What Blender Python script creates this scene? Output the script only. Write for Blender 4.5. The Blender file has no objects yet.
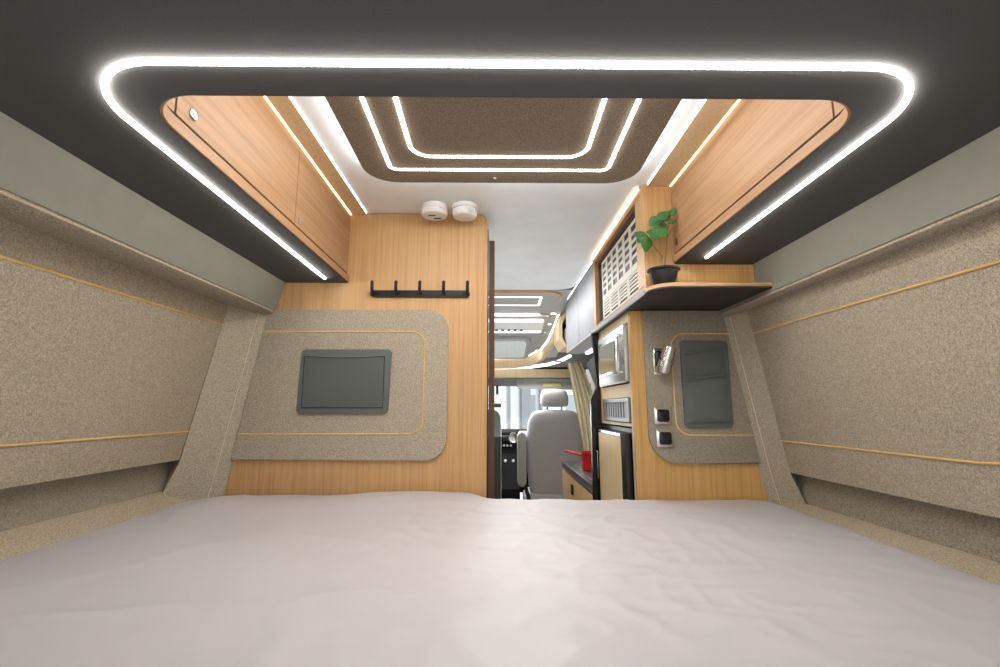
import bpy, bmesh, math, random
from mathutils import Vector, Matrix, noise
random.seed(4)
PI = math.pi
ZO = 1.25                       # eye height above the van floor; modelling coordinates are eye-relative
SC = bpy.context.scene
COL = SC.collection

# ------------------------------------------------------------------ camera
F = 470.0
PITCH = math.atan(75.0 / F)
YAW = math.atan(5.0 / (F / math.cos(PITCH)))
cam_d = bpy.data.cameras.new('camera'); cam = bpy.data.objects.new('camera', cam_d); COL.objects.link(cam)
cam_d.sensor_width = 36.0; cam_d.lens = 36.0 * F / 1000.0; cam_d.clip_start = 0.02
cam.location = (0, 0, ZO); cam.rotation_euler = (PI/2 + PITCH, 0, -YAW)
SC.camera = cam
_f = Vector((math.cos(PITCH)*math.sin(YAW), math.cos(PITCH)*math.cos(YAW), math.sin(PITCH)))
_r = Vector((math.cos(YAW), -math.sin(YAW), 0)); _u = _r.cross(_f)
def ray(px, py): return _r*((px-500)/F) + _u*((333.5-py)/F) + _f
def atY(px, py, y): d = ray(px, py); return d*(y/d.y)
def atX(px, py, x): d = ray(px, py); return d*(x/d.x)
def atZ(px, py, z): d = ray(px, py); return d*(z/d.z)

# ------------------------------------------------------------------ materials
def lin(c):
    return tuple(((v/255)/12.92 if v/255 <= .04045 else ((v/255+.055)/1.055)**2.4) for v in c) + (1,)
def newmat(name):
    m = bpy.data.materials.new(name); m.use_nodes = True
    nt = m.node_tree; b = nt.nodes['Principled BSDF']
    return m, nt, b
def N(nt, t, **k):
    n = nt.nodes.new(t)
    for a, v in k.items(): setattr(n, a, v)
    return n
def ramp(nt, fac, stops):
    r = N(nt, 'ShaderNodeValToRGB'); e = r.color_ramp.elements
    e[0].position, e[0].color = stops[0][0], stops[0][1]
    e[1].position, e[1].color = stops[-1][0], stops[-1][1]
    for p, c in stops[1:-1]:
        x = e.new(p); x.color = c
    nt.links.new(fac, r.inputs[0]); return r
def coords(nt, scale=(1,1,1)):
    tc = N(nt, 'ShaderNodeTexCoord'); mp = N(nt, 'ShaderNodeMapping')
    mp.inputs['Scale'].default_value = scale
    nt.links.new(tc.outputs['Object'], mp.inputs[0]); return mp.outputs[0]
def noise_tex(nt, vec, scale, detail=3, rough=.5, dist=0):
    n = N(nt, 'ShaderNodeTexNoise'); n.inputs['Scale'].default_value = scale
    n.inputs['Detail'].default_value = detail; n.inputs['Roughness'].default_value = rough
    n.inputs['Distortion'].default_value = dist
    nt.links.new(vec, n.inputs['Vector']); return n.outputs['Fac']
def bump(nt, b, h, strength, dist=.002):
    bp = N(nt, 'ShaderNodeBump'); bp.inputs['Strength'].default_value = strength; bp.inputs['Distance'].default_value = dist
    nt.links.new(h, bp.inputs['Height']); nt.links.new(bp.outputs[0], b.inputs['Normal'])
def plain(name, c, rough=.5, metal=0, spec=.5, var=.04, scale=30, bmp=0):
    m, nt, b = newmat(name); L = lin(c)
    n = noise_tex(nt, coords(nt), scale)
    lo = tuple(x*(1-var) for x in L[:3]) + (1,); hi = tuple(min(1, x*(1+var)) for x in L[:3]) + (1,)
    r = ramp(nt, n, [(.3, lo), (.7, hi)]); nt.links.new(r.outputs[0], b.inputs['Base Color'])
    b.inputs['Roughness'].default_value = rough; b.inputs['Metallic'].default_value = metal
    b.inputs['Specular IOR Level'].default_value = spec
    if bmp: bump(nt, b, n, bmp)
    return m
def fabric(name, c, contrast=.35, scale=420, bmp=.3):
    m, nt, b = newmat(name); L = lin(c)
    v = coords(nt); n = noise_tex(nt, v, scale, 2, .6); n2 = noise_tex(nt, v, scale*.4, 1, .5)
    mx = N(nt, 'ShaderNodeMath', operation='MULTIPLY_ADD'); mx.inputs[1].default_value = .25
    nt.links.new(n2, mx.inputs[0]); 
    sc = N(nt, 'ShaderNodeMath', operation='MULTIPLY'); sc.inputs[1].default_value = .75; nt.links.new(n, sc.inputs[0])
    nt.links.new(sc.outputs[0], mx.inputs[2])
    lo = tuple(x*(1-contrast) for x in L[:3]) + (1,); hi = tuple(min(1, x*(1+contrast)) for x in L[:3]) + (1,)
    r = ramp(nt, mx.outputs[0], [(.36, lo), (.5, L), (.64, hi)]); nt.links.new(r.outputs[0], b.inputs['Base Color'])
    b.inputs['Roughness'].default_value = .95; b.inputs['Specular IOR Level'].default_value = .15
    bump(nt, b, mx.outputs[0], bmp, .001); return m
def wood(name, c, axis='z', dark=.22, freq=70, rough=.45):
    m, nt, b = newmat(name); L = lin(c)
    s = [freq]*3; s['xyz'.index(axis)] = 2.2
    s2 = [freq*4.5]*3; s2['xyz'.index(axis)] = 7
    n = noise_tex(nt, coords(nt, s), 1.0, 4, .55, .4); n2 = noise_tex(nt, coords(nt, s2), 1.0, 3, .6)
    s3 = [3.0]*3; s3['xyz'.index(axis)] = .8
    n3 = noise_tex(nt, coords(nt, s3), 1.0, 2, .5)
    a = N(nt, 'ShaderNodeMath', operation='MULTIPLY_ADD'); a.inputs[1].default_value = .5
    t = N(nt, 'ShaderNodeMath', operation='MULTIPLY'); t.inputs[1].default_value = .38
    nt.links.new(n2, t.inputs[0]); nt.links.new(n, a.inputs[0]); nt.links.new(t.outputs[0], a.inputs[2])
    a2 = N(nt, 'ShaderNodeMath', operation='MULTIPLY_ADD'); a2.inputs[1].default_value = .15
    nt.links.new(n3, a2.inputs[0]); nt.links.new(a.outputs[0], a2.inputs[2])
    lo = (L[0]*(1-dark), L[1]*(1-dark*1.25), L[2]*(1-dark*1.45), 1)
    hi = (min(1, L[0]*(1+dark*.5)), min(1, L[1]*(1+dark*.6)), min(1, L[2]*(1+dark*.8)), 1)
    r = ramp(nt, a2.outputs[0], [(.38, lo), (.52, L), (.66, hi)]); nt.links.new(r.outputs[0], b.inputs['Base Color'])
    b.inputs['Roughness'].default_value = rough; b.inputs['Specular IOR Level'].default_value = .35
    bump(nt, b, n2, .08, .001); return m
def emit(name, c, s):
    m, nt, b = newmat(name)
    n = noise_tex(nt, coords(nt), 3.0)
    L = lin(c); r = ramp(nt, n, [(.0, tuple(x*.97 for x in L[:3]) + (1,)), (1, L)])
    nt.links.new(r.outputs[0], b.inputs['Emission Color']); b.inputs['Emission Strength'].default_value = s
    b.inputs['Base Color'].default_value = (.9,.9,.9,1); return m
M = {}
M['oak_z'] = wood('oak vertical grain', (197,157,108), 'z', .2, 110)
M['oak_y'] = wood('oak lengthwise grain', (176,138,102), 'y', .22, 110)
M['oak_x'] = wood('oak cross grain', (208,170,120), 'x')
M['oak_gold'] = wood('golden oak', (200,159,98), 'z', .2, 110)
M['oak_pale'] = wood('pale oak', (218,196,158), 'z', .14, 110)
M['oak_bright'] = wood('bright oak', (240,212,164), 'z', .14, 110)
M['walnut'] = wood('walnut', (112,76,52), 'z')
M['felt'] = fabric('speckled taupe upholstery', (168,158,140), .5, 700)
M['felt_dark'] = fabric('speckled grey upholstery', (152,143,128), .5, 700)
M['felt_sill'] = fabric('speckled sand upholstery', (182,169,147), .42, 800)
M['felt_brown'] = fabric('brown headliner cloth', (142,130,114), .4, 600)
M['soffit'] = plain('charcoal lining', (78,78,77), .8, 0, .3, .1, 500, .15)
M['grey_lining'] = plain('grey green lining', (136,135,124), .7, 0, .3, .03)
M['ceil'] = plain('white ceiling', (236,241,242), .45, 0, .4, .04, 8)
M['gold'] = plain('ochre piping', (216,180,116), .6, 0, .3, .06)
M['thread'] = plain('pale thread', (205,195,170), .8)
M['pocket'] = plain('slate elastic', (96,100,97), .7, 0, .3, .05, 400, .2)
M['pocket_in'] = plain('slate elastic pouch', (90,94,91), .75, 0, .25, .05, 400, .2)
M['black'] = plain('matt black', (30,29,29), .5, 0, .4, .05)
M['blacksoft'] = plain('charcoal laminate', (58,54,52), .6, 0, .3, .06)
M['gloss_black'] = plain('gloss black', (22,20,22), .25)
M['chrome'] = plain('brushed chrome', (215,214,212), .22, 1.0)
M['steel'] = plain('satin steel', (190,190,190), .35, .9)
M['white'] = plain('white plastic', (236,235,232), .4)
M['cream'] = plain('cream plastic', (214,208,192), .5)
M['cab_grey'] = plain('silver grey lacquer', (166,168,174), .55, 0, .5, .05, 5)
M['seat'] = fabric('light grey seat cloth', (188,188,190), .1, 200, .15)
M['seat_dark'] = fabric('dark grey seat cloth', (74,78,76), .15, 200, .15)
M['dash'] = plain('dark dashboard', (20,20,22), .85, 0, .15)
M['grey_trim'] = plain('grey trim', (170,171,170), .6)
M['pillar'] = plain('blue grey trim', (128,134,142), .6)
M['red'] = plain('red enamel', (200,38,40), .25)
M['counter'] = plain('dark worktop', (66,66,68), .3)
M['curtain'] = fabric('cream curtain', (236,226,196), .08, 200, .1)
M['leaf'] = plain('green leaf', (52,108,50), .5, 0, .5, .3, 40)
M['stem'] = plain('plant stem', (112,104,52), .6)
M['soil'] = plain('dark soil', (50,38,30), .9, 0, .2, .3, 200, .6)
M['yellow'] = plain('yellow label', (225,215,130), .6)
M['facade'] = plain('pale facade', (232,234,236), .7)
M['column'] = plain('grey column', (150,154,158), .7)
M['tint'] = plain('tinted pane', (176,182,188), .4)
M['paving'] = plain('pale paving', (215,215,214), .7)
M['floor'] = wood('floor board', (150,130,105), 'y')
M['frost'] = plain('frosted pane', (238,243,243), .4)
M['led'] = emit('neutral LED', (255,250,244), 34)
M['led_soft'] = emit('white LED', (250,252,255), 10)
M['led_warm'] = emit('warm LED', (255,222,168), 9)
M['led_line'] = emit('fine white LED', (250,252,255), 2.2)
M['led_halo'] = emit('halo LED', (250,252,255), 13)
M['led_pane'] = emit('daylight blind', (240,246,248), 1.0)
def sheet_mat():
    m, nt, b = newmat('lilac grey sheet'); L = lin((196,191,193))
    v = coords(nt); n = noise_tex(nt, v, 2.2, 3); fine = noise_tex(nt, v, 900, 2)
    r = ramp(nt, n, [(.3, tuple(x*.97 for x in L[:3])+(1,)), (.7, L)]); nt.links.new(r.outputs[0], b.inputs['Base Color'])
    b.inputs['Roughness'].default_value = .48; b.inputs['Specular IOR Level'].default_value = .5
    b.inputs['Sheen Weight'].default_value = .1
    bump(nt, b, fine, .04, .0005); return m
M['sheet'] = sheet_mat()
def glass_mat():
    m, nt, b = newmat('clear glass')
    out = nt.nodes['Material Output']; t = N(nt, 'ShaderNodeBsdfTransparent'); g = N(nt, 'ShaderNodeBsdfGlossy')
    t.inputs[0].default_value = (.95,.97,.97,1); g.inputs['Roughness'].default_value = .03
    mx = N(nt, 'ShaderNodeMixShader'); mx.inputs[0].default_value = .06
    nt.links.new(t.outputs[0], mx.inputs[1]); nt.links.new(g.outputs[0], mx.inputs[2])
    nt.links.new(mx.outputs[0], out.inputs[0]); nt.nodes.remove(b); return m
M['glass'] = glass_mat()

# ------------------------------------------------------------------ object helpers
def thing(name, label, cat, loc, group=None):
    o = bpy.data.objects.new(name, None); COL.objects.link(o); o.empty_display_size = .05
    o.location = (loc[0], loc[1], loc[2] + ZO); o['label'] = label; o['category'] = cat
    if group: o['group'] = group
    return o
def root_of(o):
    while o.parent: o = o.parent
    return o
def obj(name, bm, mat, parent=None, smooth=True, label=None, cat=None, group=None, kind=None, ang=35):
    me = bpy.data.meshes.new(name)
    bmesh.ops.recalc_face_normals(bm, faces=bm.faces)
    if parent is None:
        xs = [v.co for v in bm.verts]
        base = Vector(((min(v.x for v in xs)+max(v.x for v in xs))/2, (min(v.y for v in xs)+max(v.y for v in xs))/2, min(v.z for v in xs)))
    else:
        base = root_of(parent).location - Vector((0,0,ZO))
    for v in bm.verts: v.co -= base
    bm.to_mesh(me); bm.free()
    o = bpy.data.objects.new(name, me); COL.objects.link(o)
    me.materials.append(mat)
    if smooth:
        me.polygons.foreach_set('use_smooth', [True]*len(me.polygons))
        me.set_sharp_from_angle(angle=math.radians(ang))
    if parent is None: o.location = base + Vector((0,0,ZO))
    else: o.parent = parent
    if label: o['label'] = label
    if cat: o['category'] = cat
    if group: o['group'] = group
    if kind: o['kind'] = kind
    return o
def copy_tree(o, delta, label):
    c = o.copy(); COL.objects.link(c); c.location = o.location + Vector(delta); c['label'] = label
    for ch in o.children:
        d = ch.copy(); COL.objects.link(d); d.parent = c
        for g in ch.children:
            e = g.copy(); COL.objects.link(e); e.parent = d
    return c
def struct(name, bm, mat, parent=None, **k):
    return obj(name, bm, mat, parent, kind=None if parent else 'structure', **k)
def BM(): return bmesh.new()
def box(bm, x0, x1, y0, y1, z0, z1, bev=0, seg=2):
    vs = [bm.verts.new((x, y, z)) for x in (x0, x1) for y in (y0, y1) for z in (z0, z1)]
    fs = [bm.faces.new([vs[i] for i in q]) for q in ((0,1,3,2),(4,6,7,5),(0,4,5,1),(2,3,7,6),(0,2,6,4),(1,5,7,3))]
    if bev:
        es = list({e for f in fs for e in f.edges})
        bmesh.ops.bevel(bm, geom=es, offset=bev, segments=seg, profile=.5, affect='EDGES')
    return vs
def prism(bm, pts, vec, bev=0, seg=2):
    pts = [Vector(p) for p in pts]; vec = Vector(vec); n = len(pts)
    a = [bm.verts.new(p) for p in pts]; b = [bm.verts.new(p+vec) for p in pts]
    f1 = bm.faces.new(a); f2 = bm.faces.new(list(reversed(b)))
    for i in range(n):
        j = (i+1) % n; bm.faces.new((a[i], b[i], b[j], a[j]))
    if bev:
        bmesh.ops.bevel(bm, geom=list({e for f in (f1, f2) for e in f.edges}), offset=bev, segments=seg, profile=.5, affect='EDGES')
def rr(a0, a1, b0, b1, r, n=8):
    """rounded rectangle; r = scalar or (a0b0, a1b0, a1b1, a0b1)"""
    if not isinstance(r, (tuple, list)): r = (r,)*4
    out = []
    for (ca, cb, rad, s) in ((a0, b0, r[0], PI), (a1, b0, r[1], 1.5*PI), (a1, b1, r[2], 0), (a0, b1, r[3], .5*PI)):
        if rad <= 0: out.append((ca, cb)); continue
        oa = ca + rad*(1 if ca == a0 else -1); ob = cb + rad*(1 if cb == b0 else -1)
        for i in range(n+1):
            t = s + (PI/2)*i/n; out.append((oa + rad*math.cos(t), ob + rad*math.sin(t)))
    return out
def fillet(pts, r, n=8):
    """2-D open polyline with rounded inner corners"""
    out = [Vector(pts[0])]
    for i in range(1, len(pts)-1):
        p, a, b = Vector(pts[i]), Vector(pts[i-1]), Vector(pts[i+1])
        ri = r[i-1] if isinstance(r, (list, tuple)) else r
        u, v = (a-p).normalized(), (b-p).normalized(); ang = u.angle(v); d = ri/math.tan(ang/2)
        s, e = p+u*d, p+v*d; c = p + (u+v).normalized()*(ri/math.sin(ang/2))
        s2, e2 = s-c, e-c; tot = s2.angle(e2)
        for k in range(n+1):
            t = k/n; w = (s2*math.sin((1-t)*tot) + e2*math.sin(t*tot))/math.sin(tot); out.append(c+w)
    out.append(Vector(pts[-1])); return out
def sweep(bm, path, prof, up=(0,0,1), closed=False):
    """prof = list of (side, up) offsets (closed outline)"""
    path = [Vector(p) for p in path]; up = Vector(up); n = len(path); rings = []
    for i, p in enumerate(path):
        if closed: t = path[(i+1) % n] - path[i-1]
        else: t = path[min(i+1, n-1)] - path[max(i-1, 0)]
        t.normalize(); s = t.cross(up)
        if s.length < 1e-5: s = t.cross(Vector((.3,.9,.1)))
        s.normalize(); u = s.cross(t)
        k = 1.0
        if 0 < i < n-1 or closed:
            d1 = (path[i]-path[i-1]).normalized(); d2 = (path[(i+1) % n]-path[i]).normalized()
            k = 1/max(.5, math.cos(d1.angle(d2, 0)/2))
        rings.append([bm.verts.new(p + s*a*k + u*b) for a, b in prof])
    m = len(prof)
    for i in range(n if closed else n-1):
        r0, r1 = rings[i], rings[(i+1) % n]
        for j in range(m): bm.faces.new((r0[j], r0[(j+1) % m], r1[(j+1) % m], r1[j]))
    if not closed:
        bm.faces.new(list(reversed(rings[0]))); bm.faces.new(rings[-1])
def circ(r, n=8): return [(r*math.cos(2*PI*i/n), r*math.sin(2*PI*i/n)) for i in range(n)]
def tube(bm, path, r, n=8, up=(0,0,1), closed=False): sweep(bm, path, circ(r, n), up, closed)
def rect(w, h, o=(0,0)): return [(o[0]-w/2, o[1]-h/2), (o[0]+w/2, o[1]-h/2), (o[0]+w/2, o[1]+h/2), (o[0]-w/2, o[1]+h/2)]
def lathe(bm, prof, c, axis=(0,0,1), n=32):
    """prof = (radius, height) list"""
    ax = Vector(axis).normalized(); q = Vector((0,0,1)).rotation_difference(ax).to_matrix(); rings = []
    for r, h in prof:
        if r < 1e-6: rings.append([bm.verts.new(Vector(c) + q @ Vector((0,0,h)))])
        else: rings.append([bm.verts.new(Vector(c) + q @ Vector((r*math.cos(2*PI*i/n), r*math.sin(2*PI*i/n), h))) for i in range(n)])
    for a, b in zip(rings, rings[1:]):
        if len(a) == 1 and len(b) == 1: continue
        for i in range(n):
            j = (i+1) % n
            if len(a) == 1: bm.faces.new((a[0], b[j], b[i]))
            elif len(b) == 1: bm.faces.new((a[i], a[j], b[0]))
            else: bm.faces.new((a[i], a[j], b[j], b[i]))
    if len(rings[0]) > 1: bm.faces.new(list(reversed(rings[0])))
    if len(rings[-1]) > 1: bm.faces.new(rings[-1])
def loft(bm, rings, cap=True):
    R = [[bm.verts.new(p) for p in r] for r in rings]; m = len(R[0])
    for a, b in zip(R, R[1:]):
        for j in range(m): bm.faces.new((a[j], a[(j+1) % m], b[(j+1) % m], b[j]))
    if cap: bm.faces.new(list(reversed(R[0]))); bm.faces.new(R[-1])
def xz(pts, y): return [(a, y, b) for a, b in pts]
def yz(pts, x): return [(x, a, b) for a, b in pts]
def xy(pts, z): return [(a, b, z) for a, b in pts]

# ================================================================== SETTING
FLOOR = -ZO
YB = -.30                      # open rear of the van
bm = BM(); box(bm, -.97, .97, YB, 5.1, FLOOR-.03, FLOOR); struct('floor', bm, M['floor'])
bm = BM(); prism(bm, xy(fillet([(-.72, YB), (-.72, 2.36), (.40, 2.36), (.40, 1.86), (.72, 1.86), (.72, YB)], [.02, .10, .01, .01]), .605), (0,0,.02)); struct('ceiling', bm, M['ceil'])
bm = BM(); box(bm, -.99, .99, YB, 4.42, .661, .68); struct('ceiling_outer', bm, M['grey_lining'])  # unseen roof slab, added to keep sun from leaking into the cab
bm = BM(); box(bm, -.99, -.97, YB, 5.0, FLOOR, .66); struct('wall_left', bm, M['grey_lining'])
bm = BM(); box(bm, .97, .99, YB, 5.0, FLOOR, .66); struct('wall_right', bm, M['grey_lining'])

# main partition of oak, with the bed against it
bm = BM(); prism(bm, xz(rr(-.96, -.024, FLOOR, .603, (0,0,.03,0)), 1.4), (0,.018,0), .0015); struct('wall_front', bm, M['oak_z'])
bm = BM(); prism(bm, xz(rr(-.020, -.002, FLOOR, .553, (0,0,.004,0)), 1.50), (0,.03,0)); struct('door_1', bm, M['walnut'])
bm = BM(); box(bm, -.030, -.0215, 1.418, 1.497, FLOOR, .56); struct('trim_9', bm, M['black'])

def side(s):
    """upholstered van side: s=-1 left, +1 right"""
    L = s < 0
    nm = 'left' if L else 'right'
    xso, ysf = (-.638, 1.40) if L else (.686, 1.235)
    yp = 1.30 if L else 1.31
    # grey upper lining
    gx, gz = (-.664, .293) if L else (.686, .288)
    ge = 1.40
    bm = BM(); o = .012*s
    prism(bm, [(xso, YB, .385), (gx, YB, gz), (gx+o*3, YB, gz), (xso+o*3, YB, .385)], (0, ge-YB, 0))
    struct('trim_1' if L else 'trim_2', bm, M['grey_lining'])
    # padded rail
    if L: prof = [(-.661,.2905), (-.663,.286), (-.671,.280), (-.690,.2755), (-.752,.287), (-.80,.287), (-.80,.2905)]
    else: prof = [(.683,.2855), (.684,.282), (.690,.276), (.700,.273), (.722,.279), (.78,.279), (.78,.2855)]
    bm = BM(); prism(bm, [(a, YB, b) for a, b in prof], (0, 1.395-YB, 0)); rl = struct('trim_3' if L else 'trim_4', bm, M['felt_dark'])
    bm = BM(); p = (-.6632, .2862) if L else (.6845, .2815)
    tube(bm, [(p[0], YB, p[1]), (p[0], 1.38, p[1])], .0022, 6); struct('seam', bm, M['felt_sill'], rl)
    # upholstered window panel with piping
    T = Vector((-.75, 0, .2865)) if L else Vector((.72, 0, .2785))
    B = Vector((-.84, 0, -.135)) if L else Vector((.80, 0, -.172))
    root = thing('upholstered_panel', 'speckled taupe padded panel along the van side below the rail, beside the %s' % ('hook rack partition' if L else 'potted plant shelf'),
                 'wall panel', (B.x, .5, B.z))
    out = Vector((s*.02, 0, 0))
    bm = BM(); prism(bm, [T+Vector((0,YB,0)), B+Vector((0,YB,0)), B+out+Vector((0,YB,0)), T+out+Vector((0,YB,0))], (0, yp-YB, 0), .003)
    obj('padding', bm, M['felt'], root)
    def onp(z, y, off=.001):
        t = (T.z-z)/(T.z-B.z); q = T.lerp(B, t); return Vector((q.x - s*off, y, z))
    for z0 in ((.231, -.0615) if L else (.2105, -.0875)):
        bm = BM(); pts = []
        for i in range(25):
            y = yp - (yp-YB)*i/24; z = z0
            if not L and z0 < 0 and y < .80: z = z0 + .006*min(1, (.80-y)/.1)**2
            pts.append(onp(z, y))
        tube(bm, pts, .0024, 6); obj('piping', bm, M['gold'], root)
    # recess below the panel and sill
    rb = (-.885, -.2175) if L else (.838, -.2525)
    bm = BM(); prism(bm, [(B.x+s*.012, YB, B.z-.0005), (rb[0], YB, B.z-.004), (rb[0], YB, rb[1]), (rb[0]+s*.03, YB, rb[1]), (rb[0]+s*.03, YB, B.z+.02), (B.x+s*.012, YB, B.z+.02)], (0, 1.39-YB, 0))
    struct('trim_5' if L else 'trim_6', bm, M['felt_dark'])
    se = (-.825, -.256) if L else (.745, -.290)
    bm = BM(); prism(bm, [(rb[0]+s*.03, YB, rb[1]), (rb[0]+.004*-s, YB, rb[1]-.0005), (se[0], YB, se[1]), (se[0], YB, se[1]-.05), (rb[0]+s*.03, YB, rb[1]-.05)], (0, 1.39-YB, 0))
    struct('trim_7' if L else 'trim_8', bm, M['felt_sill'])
    # corner pillar
    if L:
        top = [(-.75,1.30,.290), (-.700,1.375,.292), (-.683,1.386,.293), (-.678,1.399,.293)]
        mid = [(-.84,1.30,-.139), (-.778,1.373,-.139), (-.761,1.386,-.139), (-.752,1.399,-.139)]
        bot = [(-.892,1.296,-.262), (-.802,1.372,-.262), (-.785,1.386,-.262), (-.773,1.399,-.262)]
        ob = s*.15
    else:
        top = [(.722,1.31,.284), (.700,1.375,.292), (.688,1.388,.293), (.686,1.399,.293)]
        mid = [(.802,1.31,-.174), (.783,1.375,-.170), (.770,1.388,-.168), (.764,1.399,-.168)]
        bot = [(.846,1.300,-.29), (.808,1.375,-.275), (.794,1.388,-.275), (.786,1.399,-.275)]
        ob = s*.13
    def ring(r): return [Vector(p) for p in r] + [Vector((r[-1][0]+ob, 1.399, r[-1][2])), Vector((r[0][0]+ob*.6, 1.3985, r[0][2]))]
    bm = BM(); loft(bm, [ring(bot), ring(mid), ring(top)]); pl = struct('trim_10' if L else 'trim_11', bm, M['felt'])
    bm = BM()
    for q in (1,):
        tube(bm, [Vector(r[q]) + Vector((-s*.0008, -.0008, 0)) for r in (bot, mid, top)], .0012, 6)
    struct('seam', bm, M['thread'], pl)
side(-1); side(1)

# ================================================================== OVERHEAD SURROUND
ZS = .379
open_path = [(-.450, 1.398), (-.446, .527), (.479, .527), (.476, 1.198)]
op = fillet(open_path, .072, 14)
root = thing('overhead_surround', 'charcoal lined overhead surround with a rounded opening and a glowing outline', 'ceiling surround', (0, .1, ZS))
bm = BM(); prism(bm, xy([(-.640, 1.398), (-.640, YB), (.687, YB), (.687, 1.198)] + [(p.x, p.y) for p in reversed(op)], ZS), (0,0,.018), 0)
obj('lining', bm, M['soffit'], root)
led = fillet([(-.5005, 1.343), (-.4835, .468), (.519, .468), (.534, 1.138)], .105, 16)
bm = BM(); sweep(bm, [(p.x, p.y, ZS) for p in led], [(-.0034,.001), (-.0034,-.0026), (-.0022,-.0045), (0,-.005), (.0022,-.0045), (.0034,-.0026), (.0034,.001)])
obj('light_strip', bm, M['led'], root)
bm = BM(); sweep(bm, [(p.x, p.y, ZS+.0115) for p in op], rect(.004, .0185, (-.0015, 0)))
obj('edge_band', bm, M['oak_y'], root)

# overhead cabinets behind the opening
def cabinet(s):
    L = s < 0
    root = thing('overhead_cabinet', 'oak overhead cabinet with a round silver push latch, above the hook rack side' if L else 'oak overhead cabinet beside the tall plant, without a visible push latch',
                 'cabinet', (s*.55, .9, .399))
    yf = 1.398 if L else 1.198
    inx = (lambda y: -.446 - .004*(y-.527)/.87 - .002) if L else (lambda y: .479 - .003*(y-.527)/.67 + .002)
    z0, z1 = .4085, .6035
    xb = -.64 if L else .687
    bm = BM(); prism(bm, xy([(inx(.63)+s*.009, .60), (inx(yf)+s*.009, yf), (xb, yf), (xb, .60)], z0-.008), (0,0,z1-z0+.003)); obj('carcass', bm, M['black'], root)
    ys = [.604, atX(298, 190, -.448).y, yf] if L else [.604, 1.150, yf]
    names = ['door', 'door'] if L else ['door', 'side_panel']
    doors = []
    for k in range(2):
        a, b = ys[k]+(.0035 if k == 0 else .001), ys[k+1]-.0015
        bm = BM(); prism(bm, xy([(inx(a), a), (inx(b), b), (inx(b)+s*.008, b), (inx(a)+s*.008, a)], z0), (0,0,z1-z0), .001, 1)
        doors.append(obj(names[k], bm, M['oak_y'], root))
    # curved corner filler following the opening
    pth = fillet([(inx(.6035), .6035), (inx(.535), .5225), (s*.34, .5225)], .074, 14)
    bm = BM(); sweep(bm, [(p.x, p.y, (z0+z1)/2) for p in pth], rect(.006, z1-z0, ((.003 if L else -.003), 0)))
    obj('corner_panel', bm, M['oak_y'], root)
    if L:
        p = atX(193, 115, inx(.67)); lat = BM()
        lathe(lat, [(.0001,.004), (.004,.004), (.0045,.003), (.0065,.003), (.0085,.002), (.009,0)], (inx(p.y), p.y, p.z), (1,0,0), 24)
        obj('push_latch', lat, M['chrome'], doors[0], label='round silver push latch')
        p = atX(299, 221, inx(1.05)); c = BM(); box(c, inx(p.y)-.001, inx(p.y)+.003, p.y-.004, p.y+.004, p.z-.007, p.z+.007, .001); obj('catch', c, M['steel'], doors[1])
    else:
        p = atX(677, 242, inx(1.17)); c = BM(); box(c, inx(p.y)-.003, inx(p.y)+.001, p.y-.003, p.y+.003, p.z-.008, p.z+.008, .001); obj('catch', c, M['walnut'], doors[1])
    # ceiling batten with warm and white light lines
    b = thing('ceiling_batten', 'slim oak ceiling batten between glowing lines, running above the %s' % ('cabinet with the silver push latch' if L else 'cabinet behind the plant'), 'batten', (s*.43, .9, .597))
    xi = -.403 if L else .415
    bm = BM(); prism(bm, xy([(inx(.54), .54), (inx(yf), yf), (xi, yf), (xi, .54)], .5985), (0,0,.006)); obj('board', bm, M['oak_pale'], b)
    bm = BM(); prism(bm, xy([(inx(.54)-s*.001, .54), (inx(yf)-s*.001, yf-.002), (inx(yf)-s*.0027, yf-.002), (inx(.54)-s*.0027, .54)], .5967), (0,0,.002)); obj('light_strip', bm, M['led_warm'], b, label='warm glowing light strip')
    bm = BM(); box(bm, min(xi, xi-s*.0014), max(xi, xi-s*.0014), .54, yf-.002, .6005, .6045); obj('light_strip', bm, M['led_line'], b, label='white glowing light strip')
cabinet(-1); cabinet(1)

# floating ceiling panel
root = thing('ceiling_light_panel', 'floating brown cloth ceiling panel with two nested glowing outlines', 'ceiling light', (.015, .8, .57))
def panel_path(x0, x1, y, r, yb=.36): return fillet([(x0[0], yb), (x0[1], y), (x1[1], y), (x1[0], yb)], r, 10)
pp = panel_path((-.312, -.320), (.343, .352), 1.128, .075)
bm = BM(); prism(bm, xy([(p.x, p.y) for p in pp], .5705), (0,0,.008)); obj('cloth_board', bm, M['felt_brown'], root)
bm = BM(); sweep(bm, [(p.x*.985, p.y-.006, .586) for p in pp], rect(.008, .012)); obj('halo_strip', bm, M['led_halo'], root)
bm = BM(); box(bm, -.27, .30, .36, 1.08, .579, .604); obj('mount', bm, M['white'], root)
for (x0, x1, y, r, w) in ((-.248, .267, 1.061, .018, .0075), (-.185, .202, 1.001, .045, .008)):
    pt = panel_path((x0+.006, x0-.004), (x1-.004, x1+.004), y, r)
    bm = BM(); sweep(bm, [(p.x, p.y, .5705) for p in pt], [(-w/2,.001), (-w/2,-.001), (-w/4,-.0022), (w/4,-.0022), (w/2,-.001), (w/2,.001)]); obj('light_strip', bm, M['led'], root)
bm = BM(); lathe(bm, [(.0001,-.003), (.004,-.0025), (.005,0)], atZ(495, 178, .5705), (0,0,1), 12); obj('touch_switch', bm, M['steel'], root)

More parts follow.
